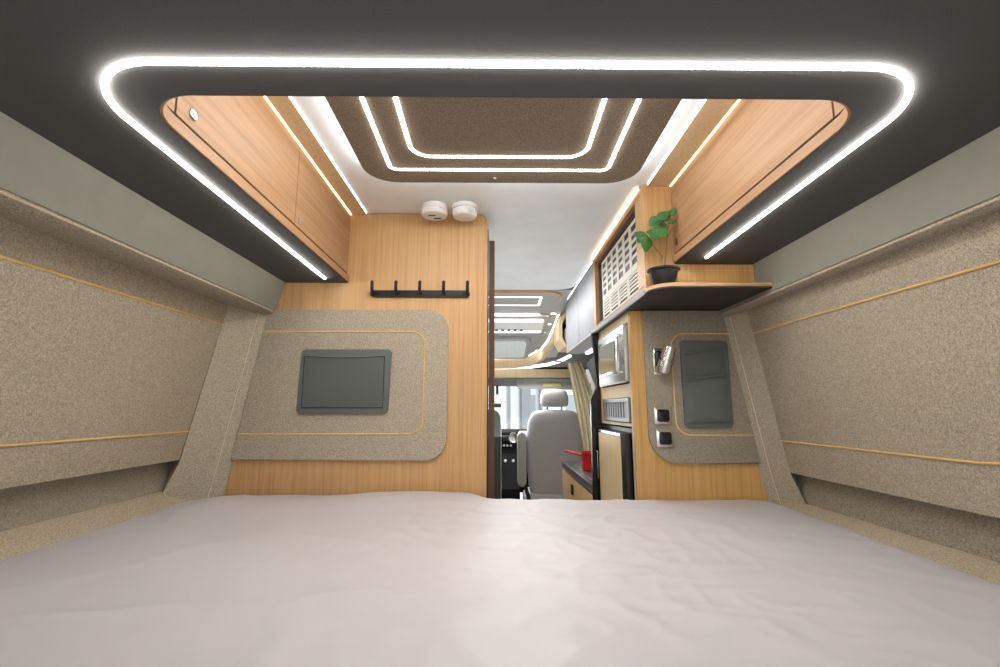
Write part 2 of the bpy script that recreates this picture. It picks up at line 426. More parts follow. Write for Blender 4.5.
# ceiling alarms
for k, (px, py, lab) in enumerate(((434, 203, 'white round ceiling alarm with two dark slots, beside the cabinet end'), (464.5, 204, 'white round ceiling alarm with a plain cap, next to the slotted alarm'))):
    p = atZ(px, py, .604); p.y = 1.342
    a = thing('smoke_alarm', lab, 'smoke alarm', (p.x, p.y, .57), 'ceiling alarms')
    bm = BM(); lathe(bm, [(.038,.0335), (.039,.030), (.039,.018), (.036,.016)] if k == 0 else [(.038,.0335), (.0385,.030), (.0385,.021), (.035,.020), (.035,.018)], (p.x, p.y, .57)); obj('base', bm, M['white'], a)
    bm = BM(); lathe(bm, [(.037,.018), (.0395,.015), (.0395,.006), (.036,.001), (.030,-.001), (.0001,-.001)] if k == 0 else [(.0345,.020), (.037,.016), (.0365,.004), (.033,-.002), (.026,-.004), (.0001,-.0045)], (p.x, p.y, .57)); cv = obj('cover', bm, M['white'], a)
    if k == 0:
        for dx, dy in ((-.006, -.012), (.008, .010)):
            bm = BM(); box(bm, p.x+dx-.011, p.x+dx+.011, p.y+dy-.003, p.y+dy+.003, .5675, .5695, .0008, 1); obj('slot', bm, M['black'], cv)

# ================================================================== PARTITION FITTINGS
YP = 1.4
# hook rack
root = thing('hook_rack', 'matt black hook rack with five pegs on the oak partition', 'hook rack', (-.228, YP, .335))
bm = BM(); prism(bm, xz(rr(-.380, -.077, .3335, .3555, .0105), YP-.006), (0,.006,0), .001); obj('rail', bm, M['black'], root)
for k in range(5):
    x = -.3695 + k*.0715
    bm = BM(); tube(bm, [(x, YP-.004, .345), (x, YP-.016, .345), (x, YP-.024, .347), (x, YP-.0275, .354), (x, YP-.0275, .376)], .0048, 10, (1,0,0))
    lathe(bm, [(.0048,0), (.0045,.0025), (.003,.0042), (.0001,.005)], (x, YP-.0275, .3755), (0,0,1), 10); obj('peg', bm, M['black'], root)
for x in (-.355, -.10):
    bm = BM(); lathe(bm, [(.0022,0), (.0018,.0012), (.0001,.0014)], (x, YP-.006, .3445), (0,-1,0), 10); obj('screw', bm, M['gloss_black'], root)

# upholstered panel with pocket, main partition
root = thing('upholstered_panel', 'speckled taupe padded panel with rounded corners on the oak partition below the hook rack', 'wall panel', (-.42, YP, -.146))
out = [(-.684, .2935), (-.755, -.147)] + [(a, b) for a, b in rr(-.5, -.140, -.147, .2935, (0,.062,.062,0), 10)[1:-1]]
bm = BM(); prism(bm, xz(out, YP-.011), (0,.0105,0), .004); obj('padding', bm, M['felt'], root)
pth = fillet([(-.690, .2265), (-.2080, .2265), (-.2110, -.0730), (-.738, -.0730)], .04, 10)
bm = BM(); tube(bm, [(p.x, YP-.0115, p.y) for p in pth], .0022, 6, (0,1,0)); obj('piping', bm, M['gold'], root)
root = thing('storage_pocket', 'wide slate grey pocket in the padded panel under the hook rack', 'pocket', (-.447, YP-.012, -.016))
def skew(pts, kx, z0): return [(a + kx*(b-z0), b) for a, b in pts]
bm = BM(); prism(bm, xz(skew(rr(-.576, -.311, -.0155, .1725, .012), .03, -.0155), YP-.017), (0,.0056,0), .002); obj('backing', bm, M['pocket'], root)
def pouch(x0, x1, z0, z1, yb, depth):
    bm = BM(); nx, nz = 18, 14; g = []
    for i in range(nx+1):
        row = []
        for j in range(nz+1):
            u, v = i/nx, j/nz
            e = (1-abs(2*u-1)**6)*(1-max(0, 1-2*v)**6)
            top = depth*(.55+.45*math.sin(PI*u)) if v > .5 else depth
            row.append(bm.verts.new((x0+(x1-x0)*u, yb - e*top*(.7+.3*v), z0+(z1-z0)*v - .004*math.sin(PI*u)*v**3)))
        g.append(row)
    for i in range(nx):
        for j in range(nz): bm.faces.new((g[i][j], g[i+1][j], g[i+1][j+1], g[i][j+1]))
    b = [bm.verts.new((g[i][nz].co.x, yb+.001, g[i][nz].co.z-.003)) for i in range(nx+1)]
    for i in range(nx): bm.faces.new((g[i][nz], g[i+1][nz], b[i+1], b[i]))
    return bm
obj('pouch', pouch(-.560, -.327, .003, .152, YP-.0165, .006), M['pocket_in'], root)
bm = BM(); tube(bm, [(-.558, YP-.0190, .153), (-.505, YP-.0225, .1495), (-.445, YP-.0235, .1485), (-.385, YP-.0225, .1495), (-.327, YP-.0190, .153)], .0026, 6); obj('elastic_hem', bm, M['pocket'], root)
bm = BM(); tube(bm, [(-.561, YP-.0175, .152), (-.561, YP-.0175, .002), (-.326, YP-.0175, .002), (-.326, YP-.0175, .152)], .0012, 6, (0,1,0)); obj('stitching', bm, M['black'], root)

# ================================================================== TALL CABINET (kitchen tower) and right-hand panel
XA = .409
root = thing('tall_cabinet', 'tall oak kitchen tower with its side facing the bed, below the plant shelf', 'cabinet', (.6, 1.6, FLOOR))
bm = BM(); box(bm, XA, .96, 1.40, 1.414, FLOOR, .2945, .001, 1); obj('side_panel', bm, M['oak_gold'], root)
bm = BM(); box(bm, .62, .64, 1.415, 1.83, FLOOR, .29); obj('back_panel', bm, M['black'], root)
def aisle_rail(name, y0, y1, z0, z1, mat=M['oak_pale'], x0=XA, x1=XA+.018):
    bm = BM(); box(bm, x0, x1, y0, y1, z0, z1, .0008, 1); return obj(name, bm, mat, root)
aisle_rail('stile', 1.4145, 1.428, FLOOR, .2945)
aisle_rail('stile', 1.80, 1.828, -.055, .2945, M['oak_z'])
aisle_rail('rail', 1.4285, 1.7995, .264, .2945)
aisle_rail('rail', 1.4285, 1.7995, .034, .076)
aisle_rail('rail', 1.4285, 1.7995, -.055, -.044)
bm = BM(); prism(bm, yz([(1.832, 0)], 0)*0 + [(.382, 1.830, .2945), (.398, 1.830, .085), (.370, 1.830, .035), (.370, 1.830, FLOOR), (.62, 1.830, FLOOR), (.62, 1.830, .2945)], (0,.022,0), .001, 1); blk = obj('end_panel', bm, M['gloss_black'], root, label='glossy black end panel')
bm = BM(); p0, p1 = atY(597.5, 452, 1.825), atY(598, 478, 1.825)
tube(bm, [(.386, 1.8305, p0.z+.004), (.388, 1.822, p0.z+.002), (.388, 1.820, p0.z-.004), (.388, 1.820, p1.z+.004), (.388, 1.822, p1.z), (.388, 1.8305, p1.z-.002)], .003, 8, (1,0,0)); obj('pull', bm, M['chrome'], blk)
# microwave
mw = thing('microwave_oven', 'silver built-in microwave with a mirrored window in the oak tower', 'microwave', (.5, 1.6, .078))
y0, y1, z0, z1 = 1.432, 1.79, .080, .260
bm = BM(); box(bm, XA+.004, .60, y0+.004, y1-.004, z0+.002, z1-.002); obj('housing', bm, M['black'], mw)
bm = BM(); prism(bm, yz(rr(y0, y1, z0, z1, .006), XA-.012), (.016,0,0), .004); dr = obj('door', bm, M['steel'], mw)
bm = BM(); prism(bm, yz(rr(y0+.062, y1-.018, z0+.030, z1-.022, .012), XA-.0145), (.003,0,0), .0012); wn = obj('window_frame', bm, M['chrome'], dr)
bm = BM(); prism(bm, yz(rr(y0+.078, y1-.03, z0+.044, z1-.036, .008), XA-.0152), (.001,0,0)); obj('window', bm, plain('mirror glass', (170,165,150), .12, .85), dr)
bm = BM(); tube(bm, [(XA-.012, y0+.04, z0+.03), (XA-.026, y0+.04, z0+.036), (XA-.026, y0+.04, z1-.036), (XA-.012, y0+.04, z1-.03)], .005, 8, (0,1,0)); obj('handle', bm, M['chrome'], dr)
for k in range(4):
    bm = BM(); lathe(bm, [(.006,0), (.006,.002), (.0001,.0025)], (XA-.012, y0+.016, z0+.05+k*.026), (-1,0,0), 14); obj('button', bm, M['chrome'], dr)
# heater outlet grille
gr = thing('vent_grille', 'small grey slatted vent grille under the microwave', 'vent', (XA, 1.6, -.043))
y0, y1, z0, z1 = 1.445, 1.775, -.042, .032
bm = BM()
for a, b, c, d in ((y0, y1, z0, z0+.012), (y0, y1, z1-.012, z1), (y0, y0+.03, z0+.012, z1-.012), (y1-.03, y1, z0+.012, z1-.012)): box(bm, XA-.003, XA+.004, a, b, c, d, .001, 1)
obj('frame', bm, M['steel'], gr)
bm = BM(); box(bm, XA+.0032, XA+.0045, y0+.02, y1-.02, z0+.008, z1-.008); obj('backing', bm, M['black'], gr)
for k in range(8):
    y = y0+.052+k*(y1-y0-.104)/7
    bm = BM(); box(bm, XA+.0005, XA+.003, y-.009, y+.009, z0+.012, z1-.012, .001, 1); obj('slat', bm, M['cab_grey'], gr)
# fridge
fr = thing('refrigerator', 'compact fridge with an oak faced door and black frame, below the vent grille', 'fridge', (.5, 1.63, FLOOR+.05))
bm = BM(); box(bm, XA+.002, .60, 1.436, 1.822, FLOOR+.05, -.060); obj('housing', bm, M['gloss_black'], fr)
bm = BM(); box(bm, XA-.016, XA+.001, 1.447, 1.808, FLOOR+.06, -.075, .002); dr = obj('door', bm, M['black'], fr)
bm = BM(); box(bm, XA-.0185, XA-.0155, 1.50, 1.805, FLOOR+.07, -.088, .0005, 1); obj('door_inlay', bm, M['oak_bright'], dr)
bm = BM(); box(bm, XA-.020, XA-.004, 1.49, 1.808, -.087, -.076, .001, 1); obj('handle_strip', bm, M['chrome'], dr)

# shelf slab with rounded corner
root = thing('corner_shelf', 'oak edged shelf with a rounded corner carrying the potted plant', 'shelf', (.55, 1.3, .296))
yfront = 1.125
outl = [(.706, yfront+.004), (.70, yfront)] 
sh = [(.73, yfront+.015), (.704, yfront)] + [(p.x, p.y) for p in fillet([(.60, yfront), (.392, yfront), (.396, 1.4)], .055, 10)][1:] + [(.397, 1.852), (.73, 1.852)]
bm = BM(); prism(bm, xy(sh, .2955), (0,0,.004)); obj('underside', bm, M['blacksoft'], root, label='charcoal underside')
bm = BM(); prism(bm, xy(sh, .2995), (0,0,.009), .001, 1); obj('board', bm, M['oak_x'], root)
bm = BM(); prism(bm, [(.3912, 1.20, .2957), (.3860, 1.852, .2957), (.3985, 1.852, .2957), (.3945, 1.20, .2957)], (0,0,.0125)); obj('edge_trim', bm, M['grey_trim'], root, label='silver edge trim')

# air conditioner locker
lk = thing('upper_locker', 'oak locker above the shelf holding the air conditioner grille', 'cabinet', (.43, 1.5, .309))
XL = .397
bm = BM(); box(bm, XL, .4815, 1.200, 1.216, .309, .6035, .001, 1); obj('end_panel', bm, M['oak_z'], lk)
bm = BM(); box(bm, .482, .690, 1.200, 1.216, .309, .379, .001, 1); obj('back_strip', bm, M['oak_gold'], lk)
bm = BM(); box(bm, XL, XL+.016, 1.2165, 1.812, .578, .6035, .001, 1); obj('top_rail', bm, M['oak_y'], lk)
bm = BM(); box(bm, XL, XL+.016, 1.2165, 1.812, .309, .322, .001, 1); obj('bottom_rail', bm, M['oak_y'], lk)
bm = BM(); box(bm, XL, XL+.016, 1.812, 1.846, .309, .6035, .001, 1); obj('stile', bm, M['oak_z'], lk)
bm = BM(); box(bm, XL, XL+.016, 1.2165, 1.262, .3225, .5775, .001, 1); obj('stile', bm, M['oak_z'], lk)
bm = BM(); box(bm, XL+.016, .60, 1.22, 1.84, .565, .575); obj('top_lining', bm, M['walnut'], lk)
bm = BM(); box(bm, .60, .61, 1.22, 1.84, .31, .60); obj('back', bm, M['black'], lk)
ac = thing('air_conditioner', 'cream air conditioner grille with rows of slots in the oak locker', 'air conditioner', (.45, 1.47, .323))
y0, y1, z0, z1 = 1.270, 1.715, .324, .545
bm = BM(); box(bm, XL+.009, .58, y0+.01, y1-.01, z0+.01, z1-.01); obj('housing', bm, M['black'], ac)  # black colour stands in for the shade behind the grille slots
g = BM()
x0, x1 = XL+.006, XL+.0085
zs0 = z0+.090                                   # slots above, louvres below
box(g, x0, x1, y0, y1, z1-.012, z1, .001, 1); box(g, x0, x1, y0, y1, zs0-.022, zs0, .001, 1)
for k in range(7):
    y = y0 + (y1-y0)*k/6; w = .011; a, b = max(y0, y-w), min(y1, y+w); box(g, x0, x1, a, b, zs0, z1-.012)
for j in range(1, 5):
    z = zs0 + (z1-.012-zs0)*j/5; box(g, x0+.001, x1, y0, y1, z-.005, z+.005)
obj('grille', g, M['cream'], ac)
g = BM(); box(g, x0, x1, y0, y1, z0, z0+.008, .001, 1)
for k in range(5):
    y = y0 + (y1-y0)*k/4; a, b = max(y0, y-.012), min(y1, y+.012); box(g, x0, x1, a, b, z0+.008, zs0-.022)
for k in range(5): 
    z = z0+.016+k*.011; prism(g, [(x0+.0005, y0, z), (x0+.001, y0, z+.007), (x1, y0, z+.007), (x1, y0, z)], (0,y1-y0,0))
obj('louvre', g, M['cream'], ac)

# upholstered panel on the tower side
root = thing('upholstered_panel', 'speckled taupe padded panel on the tower side, behind the reading lamp and switches', 'wall panel', (.58, YP, -.156))
out = [(.7005, .2935)] + [(a, b) for a, b in rr(.4435, .60, -.157, .2935, (.085,0,0,.002), 12)[-2:]] 
out = [(.690, .2935), (.444, .2935)] + rr(.448, .60, -.157, .2, (.085,0,0,0), 12)[:13] + [(.772, -.157)]
bm = BM(); prism(bm, xz(out, YP-.011), (0,.0105,0), .004); obj('padding', bm, M['felt_dark'], root)
pth = fillet([(.7035, .2225), (.5255, .2225), (.5285, -.077), (.750, -.077)], .042, 10)
bm = BM(); tube(bm, [(p.x, YP-.0115, p.y) for p in pth], .0022, 6, (0,1,0)); obj('piping', bm, M['gold'], root)
root = thing('storage_pocket', 'upright slate grey pocket with two slanted pleats beside the reading lamp', 'pocket', (.63, YP-.012, -.055))
bm = BM(); prism(bm, xz(rr(.552, .694, -.0555, .2005, .012), YP-.017), (0,.0056,0), .002); obj('backing', bm, M['pocket'], root)
obj('pouch', pouch(.562, .684, -.042, .090, YP-.0165, .008), M['pocket'], root)
obj('pouch', pouch(.562, .684, .092, .175, YP-.0165, .005), M['pocket_in'], root)
for (z, dz) in ((.078, .022), (.158, .022)):
    bm = BM(); tube(bm, [(.561, YP-.0185, z), (.59, YP-.0235, z+dz*.25), (.64, YP-.0245, z+dz*.7), (.684, YP-.0195, z+dz)], .0034, 6); obj('elastic_hem', bm, M['pocket'], root)
bm = BM(); tube(bm, [(.562, YP-.0185, -.041), (.684, YP-.0185, -.038)], .0018, 6); obj('stitching', bm, M['pocket_in'], root)

# reading lamp
root = thing('reading_lamp', 'chrome swivel reading lamp on the padded panel above the black switches', 'lamp', (.49, YP-.012, .10))
bm = BM(); prism(bm, xz(rr(.469, .498, .098, .178, .004), YP-.016), (0,.0046,0), .0015); obj('mounting_plate', bm, M['chrome'], root)
bm = BM(); prism(bm, xz(rr(.473, .493, .116, .170, .008), YP-.0205), (0,.0045,0), .002); obj('bracket', bm, M['gloss_black'], root)
a, b = Vector((.486, YP-.040, .100)), Vector((.507, YP-.052, .176)); d = (b-a)
bm = BM(); lathe(bm, [(.0001,0), (.016,0), (.0195,.002), (.0205,.008), (.0205,.038), (.0155,.039), (.0155,.043), (.0185,.044), (.0185,.080), (.0125,.083), (.0001,.0825)], a, d, 28); hd = obj('lamp_head', bm, M['chrome'], root)
bm = BM(); lathe(bm, [(.0112,.0832), (.0112,.0836), (.0001,.0838)], a, d, 20); obj('lens', bm, M['frost'], hd)
bm = BM(); tube(bm, [(.490, YP-.015, .135), (.497, YP-.026, .137), (.505, YP-.034, .139)], .006, 10); obj('joint', bm, M['chrome'], root)

# switches
sw = thing('wall_switch', 'black square switch in a silver frame, the upper one under the reading lamp', 'switch', (.492, YP-.012, -.045), 'switches below the reading lamp')
bm = BM(); prism(bm, xz(rr(.4635, .5135, -.0455, .004, .003), YP-.017), (0,.0056,0), .0015); obj('frame', bm, M['chrome'], sw)
bm = BM(); prism(bm, xz(rr(.4715, .5075, -.0385, -.0025, .007), YP-.0178), (0,.001,0), .0003); obj('button', bm, M['gloss_black'], sw)
copy_tree(sw, (.003, 0, -.0645), 'black square switch in a silver frame, the lower one near the curved panel corner')

# potted plant on the shelf
PB = Vector((.431, 1.160, .3087))
root = thing('potted_plant', 'small green plant in a black bowl shaped pot on the oak shelf', 'potted plant', PB)
bm = BM(); lathe(bm, [(.0001,0), (.022,0), (.025,.003), (.031,.020), (.0345,.036), (.0405,.039), (.041,.043), (.038,.0438), (.035,.040), (.032,.034)], PB, (0,0,1), 36); obj('pot', bm, M['black'], root)
bm = BM(); lathe(bm, [(.0325,.0355), (.02,.038), (.0001,.039)], PB, (0,0,1), 24); obj('soil', bm, M['soil'], root)
def leaf_bm(c, d, nrm, L, W):
    bm = BM(); d = Vector(d).normalized(); nrm = Vector(nrm); s = d.cross(nrm).normalized(); n = s.cross(d).normalized(); c = Vector(c)
    K = 10; rows = []
    for i in range(K+1):
        t = i/K; w = W*math.sin(PI*t**.75)**.8*(1-.25*t) if 0 < t < 1 else 0
        row = []
        for u in (-1, -.5, 0, .5, 1):
            row.append(bm.verts.new(c + d*(L*t) + s*(w*u) + n*(-.25*abs(u)*w - .25*L*t*t)))
        rows.append(row)
    for a, b in zip(rows, rows[1:]):
        for j in range(4): bm.faces.new((a[j], a[j+1], b[j+1], b[j]))
    bmesh.ops.remove_doubles(bm, verts=bm.verts, dist=1e-6)
    return bm
def P(px, py, y=1.160): return atY(px, py, y)
base1 = P(664, 263); 
stems = {'a': [PB+Vector((-.004,0,.036)), P(662,256), P(656,249), P(651,243), P(647,236)],
         'b': [PB+Vector((.002,.002,.036)), P(666,252), P(667,240), P(667.5,230), P(669,222), P(671,213)],
         'c': [P(667,238), P(671,230), P(676,225)],
         'd': [P(667.5,230), P(663,223), P(659,216)]}
st = {}
for k in 'ab':
    bm = BM(); tube(bm, stems[k], .0015, 7); st[k] = obj('stem', bm, M['stem'], root)
for k in 'cd':
    bm = BM(); tube(bm, stems[k], .0011, 6); obj('twig', bm, M['stem'], st['b'])
for (x, y, dx, dz, L, W, tilt, yy) in ((648,236,-1,.25,.030,.014,.5,1.157), (648,236,-.15,-1,.034,.013,.8,1.150), (649,235,.9,.1,.026,.012,.4,1.15), (646,234,-.7,-.6,.026,.012,.6,1.16),
                              (652,232,1,.45,.032,.013,.5,1.152), (659,232,-1,.1,.026,.012,.5,1.165), (667,229,-1,-.3,.030,.014,.6,1.15), (667,226,-.6,.3,.024,.011,.5,1.165),
                              (659,217,-.8,-.6,.028,.012,.5,1.16), (658,219,.75,.7,.030,.012,.4,1.158), (669,221,-.4,.8,.020,.008,.4,1.16), (671,216,.35,1,.022,.008,.4,1.16), (668,222,.8,.2,.018,.007,.4,1.16), (655,224,.7,.4,.022,.009,.5,1.165)):
    obj('leaf', leaf_bm(P(x, y, yy), (dx, -.2, dz), (-dz*.35, -1, .75*tilt+.15), L*1.28, W*1.45), M['leaf'], root)

# ================================================================== BED
root = thing('bed', 'wide bed under a smooth pale lilac grey sheet filling the van from side to side', 'bed', (0, .5, FLOOR))
bm = BM(); box(bm, -.80, .73, YB, 1.38, FLOOR, -.40); obj('bed_base', bm, M['oak_gold'], root)
bm = BM(); NX, NY = 260, 240; g = []
XL0, XR0 = -.872, .818
def wr(x, y):
    h = .004*noise.noise((x*2.2+3, y*1.8, 0)) + .0018*noise.noise((x*7+y*3, y*6-x*2, 4))
    mid = math.exp(-((x-.18)/.30)**2)
    q = noise.noise((x*5+1.7*noise.noise((x*3, y*3, 2)), y*16, 7)); h += .0034*mid*(1-abs(q))**3
    q2 = noise.noise((x*11+y*8, y*9-x*9, 11)); h += .0022*(.35+mid)*(1-abs(q2))**4
    q3 = noise.noise((x*4.0-y*2.0, y*5.0+x*3, 21)); h += .003*(1-abs(q3))**6*(1-.5*mid)
    # cushions: raised one against the oak partition, lower middle, slightly raised by the tower
    e = 1/(1+math.exp((x+.045)/.012)); h += .024*e*math.exp(-((y-1.32)/.16)**2)*(.45+.55*math.exp(-((x+.22)/.16)**2))
    e2 = 1/(1+math.exp(-(x-.40)/.03)); h += .006*e2*math.exp(-((y-1.3)/.3)**2)
    e3 = 1/(1+math.exp((x-(-.02))/.02)); h += .002*e3
    return h
for i in range(NX+1):
    row = []
    for j in range(NY+1):
        u, v = i/NX, j/NY
        x = XL0 + (XR0-XL0)*u; y = YB + (1.396-YB)*v
        z = -.253 + wr(x, y)*min(1, max(.1, (x-XL0)/.12)) - (.010*max(0, x)/.7)
        for d, R in ((x-XL0, .035), (XR0-x, .075), (1.396-y, .03), (y-YB, .05)):
            if d < R: z -= (R - math.sqrt(max(0, R*R-(R-d)**2)))*(.6 if R > .04 else .9)
        row.append(bm.verts.new((x, y, z)))
    g.append(row)
for i in range(NX):
    for j in range(NY): bm.faces.new((g[i][j], g[i+1][j], g[i+1][j+1], g[i][j+1]))
rim = [g[i][0] for i in range(NX+1)] + [g[NX][j] for j in range(1, NY+1)] + [g[i][NY] for i in range(NX-1, -1, -1)] + [g[0][j] for j in range(NY-1, 0, -1)]
low = [bm.verts.new((v.co.x, v.co.y, -.395)) for v in rim]
for k in range(len(rim)): 
    k2 = (k+1) % len(rim); bm.faces.new((rim[k], rim[k2], low[k2], low[k]))
obj('sheet_covered_mattress', bm, M['sheet'], root, ang=80)

# ================================================================== KITCHEN
XK = .44
root = thing('base_cabinet', 'oak kitchen base cabinet with black latches beyond the tower', 'cabinet', (.68, 2.6, FLOOR))
bm = BM(); box(bm, XK+.02, .93, 1.856, 3.20, FLOOR, -.378); obj('carcass', bm, M['oak_gold'], root)
for a, b, z0, z1 in ((1.87, 2.50, -.72, -.395), (2.51, 3.19, -.72, -.395), (1.87, 2.50, FLOOR+.08, -.73), (2.51, 3.19, FLOOR+.08, -.73)):
    bm = BM(); box(bm, XK+.004, XK+.021, a, b, z0, z1, .002); d = obj('door', bm, M['oak_z'], root)
    if z1 > -.5:
        y = 2.32 if a < 2 else 2.78; zc = -.50 if a < 2 else -.455
        bm = BM(); box(bm, XK-.006, XK+.005, y-.025, y+.025, zc-.028, zc+.028, .004); obj('latch', bm, M['black'], d)
bm = BM(); prism(bm, xy([(XK, 1.856), (.94, 1.856), (.94, 3.22), (XK+.03, 3.22), (XK, 3.19)], -.3765), (0,0,.032), .003)
obj('worktop', bm, M['counter'], label='dark kitchen worktop with a thick edge on the oak base cabinet', cat='worktop')
root = thing('cooktop', 'flat steel hob set in the dark worktop under the red pan', 'hob', (.60, 2.6, -.3445))
bm = BM(); prism(bm, xy(rr(.475, .80, 2.22, 2.98, .02), -.3442), (0,0,.004), .001, 1); obj('plate', bm, plain('hob glass', (96,96,98), .2), root)
bm = BM(); lathe(bm, [(.022,0), (.022,.018), (.018,.02), (.0001,.02)], (.52, 2.40, -.340), (0,0,1), 18); obj('knob', bm, M['chrome'], root)
bm = BM(); lathe(bm, [(.06,0), (.06,.006), (.04,.008), (.0001,.008)], (.63, 2.42, -.340), (0,0,1), 24); obj('burner', bm, M['steel'], root)
pc = Vector((.560, 2.70, -.3395))
root = thing('saucepan', 'red enamel saucepan with a long handle on the hob', 'pan', pc)
bm = BM(); lathe(bm, [(.0001,0), (.068,0), (.074,.006), (.078,.09), (.082,.098), (.079,.099), (.074,.092), (.070,.01), (.0001,.008)], pc, (0,0,1), 32); obj('pan_body', bm, M['red'], root)
bm = BM(); sweep(bm, [pc+Vector((-.070,.0,.082)), pc+Vector((-.105,.02,.090)), pc+Vector((-.155,.06,.100))], rr(-.011, .011, -.006, .006, .005, 3)); obj('handle', bm, M['red'], root)

root = thing('wall_cabinet', 'pair of silver grey upper cabinets hanging over the kitchen worktop', 'cabinet', (.6, 2.25, .30))
bm = BM(); box(bm, .42, .93, 1.858, 2.62, .305, .59); obj('carcass', bm, M['cab_grey'], root)
for a, b in ((1.862, 2.232), (2.241, 2.62)):
    bm = BM(); box(bm, .402, .4195, a, b, .318, .588, .002); d = obj('door', bm, M['cab_grey'], root)
bm = BM(); lathe(bm, [(.006,0), (.006,.004), (.0001,.005)], (.402, 2.21, .345), (-1,0,0), 14); obj('latch', bm, M['chrome'], d)
bm = BM(); prism(bm, [(.402, 1.862, .316), (.402, 1.862, .306), (.47, 1.862, .300), (.47, 1.862, .316)], (0,.758,0)); obj('light_rail', bm, M['grey_trim'], root)
bm = BM(); box(bm, .50, .52, 1.90, 2.58, .298, .304); obj('light_strip', bm, M['led_soft'], root)
bm = BM(); box(bm, .396, .400, 1.86, 2.60, .5925, .5965)
obj('light_strip', bm, M['led_line'], label='white glowing strip along the ceiling above the grey upper cabinets', cat='light strip')
bm = BM(); box(bm, .3935, .3965, 1.22, 1.84, .5985, .602)
obj('light_strip', bm, M['led_warm'], label='warm glowing strip along the ceiling above the air conditioner locker', cat='light strip')
# small cubby
root = thing('open_cubby', 'oak framed open cubby holding a white radio past the grey upper cabinets', 'shelf', (.47, 2.9, .33))
oc = [(.372, .40), (.372, .50), (.405, .555), (.60, .555), (.60, .352), (.40, .352)]
ic = [(.392, .412), (.392, .490), (.415, .532), (.60, .532), (.60, .374), (.408, .374)]
bm = BM(); 
for k in range(6):
    k2 = (k+1) % 6; prism(bm, xz([oc[k], oc[k2], ic[k2], ic[k]], 2.70), (0,.26,0))
obj('frame', bm, M['oak_pale'], root)
bm = BM(); prism(bm, xz(oc, 2.965), (0,.01,0)); obj('back', bm, M['black'], root)
rd = thing('radio', 'white radio with a round speaker inside the oak cubby', 'radio', (.47, 2.75, .3745))
bm = BM(); box(bm, .412, .56, 2.705, 2.80, .376, .47, .01); obj('case', bm, M['white'], rd)
bm = BM(); lathe(bm, [(.03,0), (.03,.006), (.024,.007), (.0001,.003)], (.455, 2.705, .43), (0,-1,0), 20); obj('speaker', bm, M['dash'], rd)

# side pillar trim and curtain
bm = BM(); loft(bm, [[Vector((x+dx, y, z)) for x, y in ((.55, 2.7), (.70, 2.7), (.70, 3.18), (.60, 3.18))] for dx, z in ((.22, -.42), (.085, .12), (.02, .30))]); struct('trim_12', bm, M['pillar'])
bm = BM(); box(bm, .90, .92, 1.856, 3.3, -.37, .60); struct('trim_13', bm, M['grey_trim'])
bm = BM(); NU, NV = 60, 24; g = []
for j in range(NV+1):
    v = j/NV; z = .320 - .76*v
    row = []
    for i in range(NU+1):
        u = i/NU
        xc = .508 + .125*v; w = .10 + .05*math.sin(PI*min(1, v*1.2))
        ph = u*2*PI*5
        row.append(bm.verts.new((xc + w*u + .006*math.sin(ph*.5+v), 3.30 + .014*math.sin(ph) + .01*u, z)))
    g.append(row)
for j in range(NV):
    for i in range(NU): bm.faces.new((g[j][i], g[j][i+1], g[j+1][i+1], g[j+1][i]))
cu = thing('curtain', 'cream cab curtain gathered against the side pillar', 'curtain', (.55, 3.30, -.45))
obj('cloth', bm, M['curtain'], cu, ang=80)
bm = BM(); tube(bm, [(.42, 3.30, .328), (.62, 3.30, .328)], .006, 8); obj('rail', bm, M['grey_trim'], cu)

# bench behind the partition
root = thing('bench_seat', 'dark grey travel bench seen edge on just beyond the oak partition', 'seat', (-.4, 2.62, FLOOR))
def cushion(bm, x0, x1, z0, z1, yf, yb, r=.06, lean=0, n=8, e=.03):
    rings = []
    for t, k in ((0, .82), (.12, .94), (.3, 1), (.7, 1), (.88, .94), (1, .82)):
        y = yf + (yb-yf)*t; cx, cz = (x0+x1)/2, (z0+z1)/2
        rings.append([Vector((cx+(a-cx)*(1-(1-k)*e/.03*.25), y + lean*(b-z0), cz+(b-cz)*(1-(1-k)*.12))) for a, b in rr(x0, x1, z0, z1, r, n)])
    loft(bm, rings)
bm = BM(); cushion(bm, -.86, .030, -.75, -.005, 2.55, 2.67, .05); obj('backrest', bm, M['seat_dark'], root)
bm = BM(); box(bm, -.86, .03, 2.56, 3.05, -.85, -.72, .04); obj('seat_cushion', bm, M['seat_dark'], root)
bm = BM(); box(bm, -.86, .02, 2.58, 3.02, FLOOR, -.85, .004); obj('plinth', bm, M['grey_trim'], root)
bm = BM(); box(bm, .0305, .036, 2.60, 2.66, -.75, -.09, .001, 1); obj('edge_trim', bm, M['grey_trim'], root)

